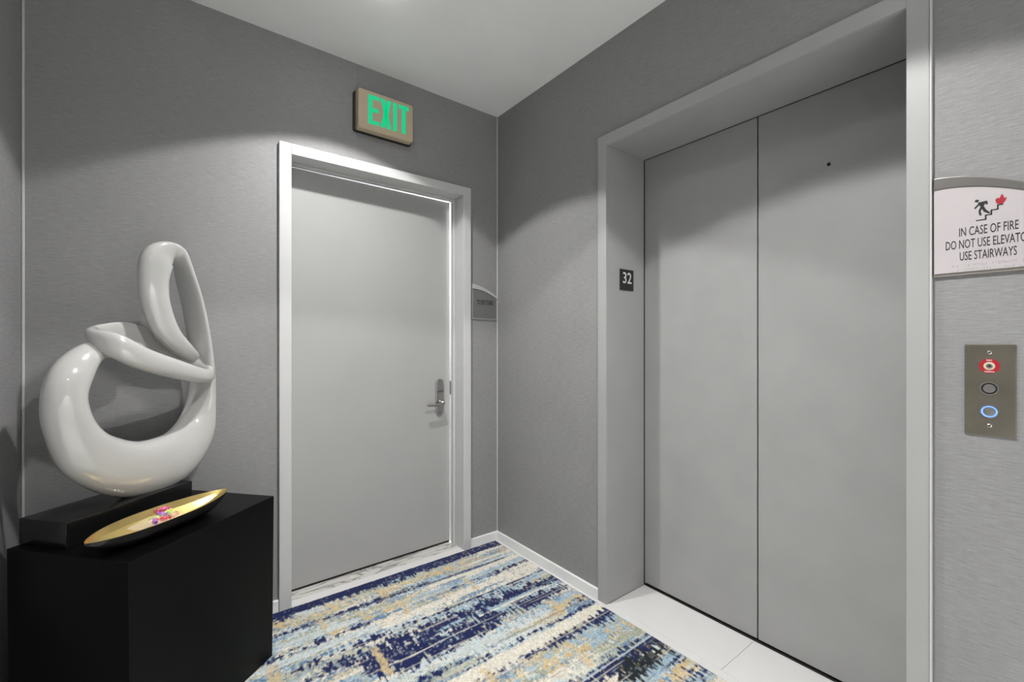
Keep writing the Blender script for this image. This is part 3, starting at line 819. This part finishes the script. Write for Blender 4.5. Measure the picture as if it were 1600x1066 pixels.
bm = bmesh.new(); sweep(bm, LOOP_B, False); sweep(bm, LOOP_A, True)
rb = obj('ribbon', bm, 'white_gloss', scu, True)

# brass boat tray
TA = Vector((-1.7938, -0.6052, 0))
tray = thing('tray', 'long brass boat-shaped tray lying on the black pedestal', 'tray', (TA.x + 0.17, TA.y + 0.145, PTOP), ANG)
def tray_mesh():
    L = 0.446; NS = 34
    st = []
    for i in range(NS + 1):
        t = 0.5 - 0.5 * math.cos(PI * i / NS)
        hw = 0.074 * (max(0.0, 1 - abs(2 * t - 0.93) ** 2.3 / (0.93 ** 2.3 if t < .465 else 1.07 ** 2.3))) ** 0.72
        hw = max(hw, 0.0012)
        s = L * t
        cn = -0.010 * math.sin(PI * t) + 0.008 * t
        rim = 0.050 + 0.006 * max(0.0, 2 * t - 1) ** 2.5
        bz = 0.003 + (rim - 0.008) * abs(2 * t - 1) ** 4.0
        st.append((s, cn, hw, rim, bz))
    inner, outer = [], []
    bi, bo, br_ = bmesh.new(), bmesh.new(), bmesh.new()
    th = 0.0022
    def V(bm, s, nn, z): return bm.verts.new(TA + E_ * s + N_ * nn + Vector((0, 0, PTOP + 0.0004 + z)))
    ri, ro, rm = [], [], []
    for s, cn, hw, rim, bz in st:
        k = 0.10; f = 0.56
        ri.append([V(bi, s, cn + hw * q, z) for q, z in ((-1, rim), (-0.86, bz + (rim - bz) * .55), (-f, bz + .004), (-0.03, bz + .0015), (0.03, bz + .0015), (f, bz + .004), (0.86, bz + (rim - bz) * .55), (1, rim))])
        ro.append([V(bo, s, cn + (hw + th) * q, z) for q, z in ((-1, rim), (-0.88, bz + (rim - bz) * .5), (-f, bz), (0, bz - .0015 if bz > .01 else 0.0), (f, bz), (0.88, bz + (rim - bz) * .5), (1, rim))])
        rm.append([(V(br_, s, cn - (hw + th), rim), V(br_, s, cn - hw, rim)), (V(br_, s, cn + hw, rim), V(br_, s, cn + (hw + th), rim))])
    for bm, rr_ in ((bi, ri), (bo, ro)):
        for A, B in zip(rr_, rr_[1:]):
            for q in range(len(A) - 1): bm.faces.new((A[q], A[q + 1], B[q + 1], B[q]))
        bm.faces.new(rr_[0]); bm.faces.new(rr_[-1])
    for A, B in zip(rm, rm[1:]):
        for k in (0, 1): br_.faces.new((A[k][0], A[k][1], B[k][1], B[k][0]))
    return bi, bo, br_
bi, bo, br_ = tray_mesh()
obj('bowl', bi, 'brass', tray); obj('shell', bo, 'tray_outside', tray, True); obj('rim', br_, 'brass', tray)

# sweets in a clear bag inside the tray
def tray_pt(s, nn, z): return TA + E_ * s + N_ * nn + Vector((0, 0, PTOP + z))
def candy(s, nn, z, rz, mat, label, size=1.0):
    p = tray_pt(s, nn, z)
    t = thing('wrapped_candy', label, 'candy', p, rz, 'sweets in the brass tray')
    M = Matrix.Translation(p) @ Matrix.Rotation(rz, 4, 'Z') @ Matrix.Rotation(PI / 2, 4, 'Y')
    k = size
    prof = [(0.0016, -0.0085), (0.0050, -0.0070), (0.0066, -0.0035), (0.0070, 0.0), (0.0066, 0.0035), (0.0050, 0.0070), (0.0016, 0.0085)]
    obj('sweet', lathe([(a * k, b * k) for a, b in prof], M, 12), mat, t, True)
    for sg in (-1, 1):
        bm = bmesh.new()
        ctrv = bm.verts.new((0, 0, sg * 0.0082 * k))
        ring = [bm.verts.new((0.0062 * k * math.cos(q * PI / 4), (0.0035 + 0.002 * (q % 2)) * k * math.sin(q * PI / 4), sg * (0.0145 + 0.0016 * (q % 2)) * k)) for q in range(8)]
        for q in range(8): bm.faces.new((ctrv, ring[q], ring[(q + 1) % 8]))
        bm.transform(M); obj('twist', bm, mat, t)
SW = [(0.268, -0.060, 0.040, 0.3, 'candy_pink', 'pink sweet leaning on the far rim of the brass tray'),
      (0.266, -0.040, 0.033, 1.2, 'candy_lime', 'lime green sweet below the pink one in the brass tray'),
      (0.240, -0.034, 0.036, 2.2, 'candy_purple', 'purple sweet in the middle of the bag in the brass tray'),
      (0.243, 0.008, 0.035, 0.8, 'candy_peach', 'peach sweet towards the pointed end of the brass tray'),
      (0.216, -0.028, 0.033, 2.8, 'candy_lime', 'lime green sweet left of the purple one in the brass tray'),
      (0.208, 0.012, 0.037, 0.1, 'candy_red', 'red sweet near the close rim of the brass tray'),
      (0.188, 0.002, 0.034, 1.7, 'candy_purple', 'purple sweet nearest the rounded end of the brass tray'),
      (0.254, -0.016, 0.035, 2.5, 'candy_lime', 'lime green sweet between the purple and peach ones in the brass tray')]
for s, nn, z, rz, mt, lb in SW: candy(s, nn, z + 0.001, rz, mt, lb, 1.15)
bm = bmesh.new()
G = 11; gv = []
for layer, zz in ((0, 0.0100), (1, 0.046)):
    g = []
    for i in range(G):
        for j in range(G):
            u, v = i / (G - 1), j / (G - 1)
            pil = (math.sin(PI * u) * math.sin(PI * v)) ** 0.5
            z = 0.022 + (zz - 0.022) * pil + 0.004 * (noise.noise((u * 5, v * 5, layer * 7.0)))
            g.append(bm.verts.new(tray_pt(0.150 + 0.140 * u, -0.058 + 0.092 * v + 0.010 * (u - .5), z)))
    gv.append(g)
for g in gv:
    for i in range(G - 1):
        for j in range(G - 1):
            a = i * G + j; bm.faces.new((g[a], g[a + 1], g[a + G + 1], g[a + G]))
bag = obj('candy_bag', bm, 'clear_film', None, False)
tag(bag, 'clear plastic bag of colourful sweets inside the brass tray', 'bag')

# ------------------------------------------------------------------ recessed ceiling lights
def downlight(x, y, label, cone=BEAM_ANGLE, power=1.0):
    t = thing('downlight', label, 'ceiling light', (x, y, CEIL), 0, 'recessed ceiling lights')
    M = Matrix.Translation((x, y, CEIL))
    obj('trim_ring', annulus(0, 0, 0.048, 0.066, -0.006, -0.0002, M, 36), 'lamp_trim', t)
    obj('lens', lathe([(0.048, -0.0004), (0.047, -0.010), (0.040, -0.020), (0.026, -0.026), (0.004, -0.028)], M, 32), 'lamp_lens', t, True)
    d = bpy.data.lights.new('downlight_beam', 'SPOT'); d.energy = BEAM_W * power; d.spot_size = math.radians(cone); d.spot_blend = 0.10
    d.shadow_soft_size = 0.03; d.color = (1.0, 0.99, 0.978)
    # reflector optic: the beam weakens away from its axis
    d.use_nodes = True
    nt = d.node_tree; em = nt.nodes['Emission']
    tc = nt.nodes.new('ShaderNodeTexCoord'); sp = nt.nodes.new('ShaderNodeSeparateXYZ')
    ab = nt.nodes.new('ShaderNodeMath'); ab.operation = 'ABSOLUTE'
    mx = nt.nodes.new('ShaderNodeMath'); mx.operation = 'MAXIMUM'; mx.inputs[1].default_value = 0.05
    pw = nt.nodes.new('ShaderNodeMath'); pw.operation = 'POWER'; pw.inputs[1].default_value = BEAM_FALL
    nt.links.new(tc.outputs['Normal'], sp.inputs[0]); nt.links.new(sp.outputs['Z'], ab.inputs[0]); nt.links.new(ab.outputs[0], mx.inputs[0])
    nt.links.new(mx.outputs[0], pw.inputs[0]); nt.links.new(pw.outputs[0], em.inputs['Strength'])
    o = bpy.data.objects.new('downlight_beam', d); COL.objects.link(o); o.parent = t; o.location = (0, 0, -0.040)
downlight(-0.98, -0.60, 'recessed round ceiling light nearest the white door', BEAM_ANGLE, 0.95)
downlight(-0.90, -1.75, 'recessed round ceiling light before the elevator', BEAM_ANGLE, 1.2)
downlight(-1.10, -3.00, 'unseen ceiling light added behind the camera for soft fill', 66.0, 4.0)  # added out of view, for soft bounce off the white floor and wall
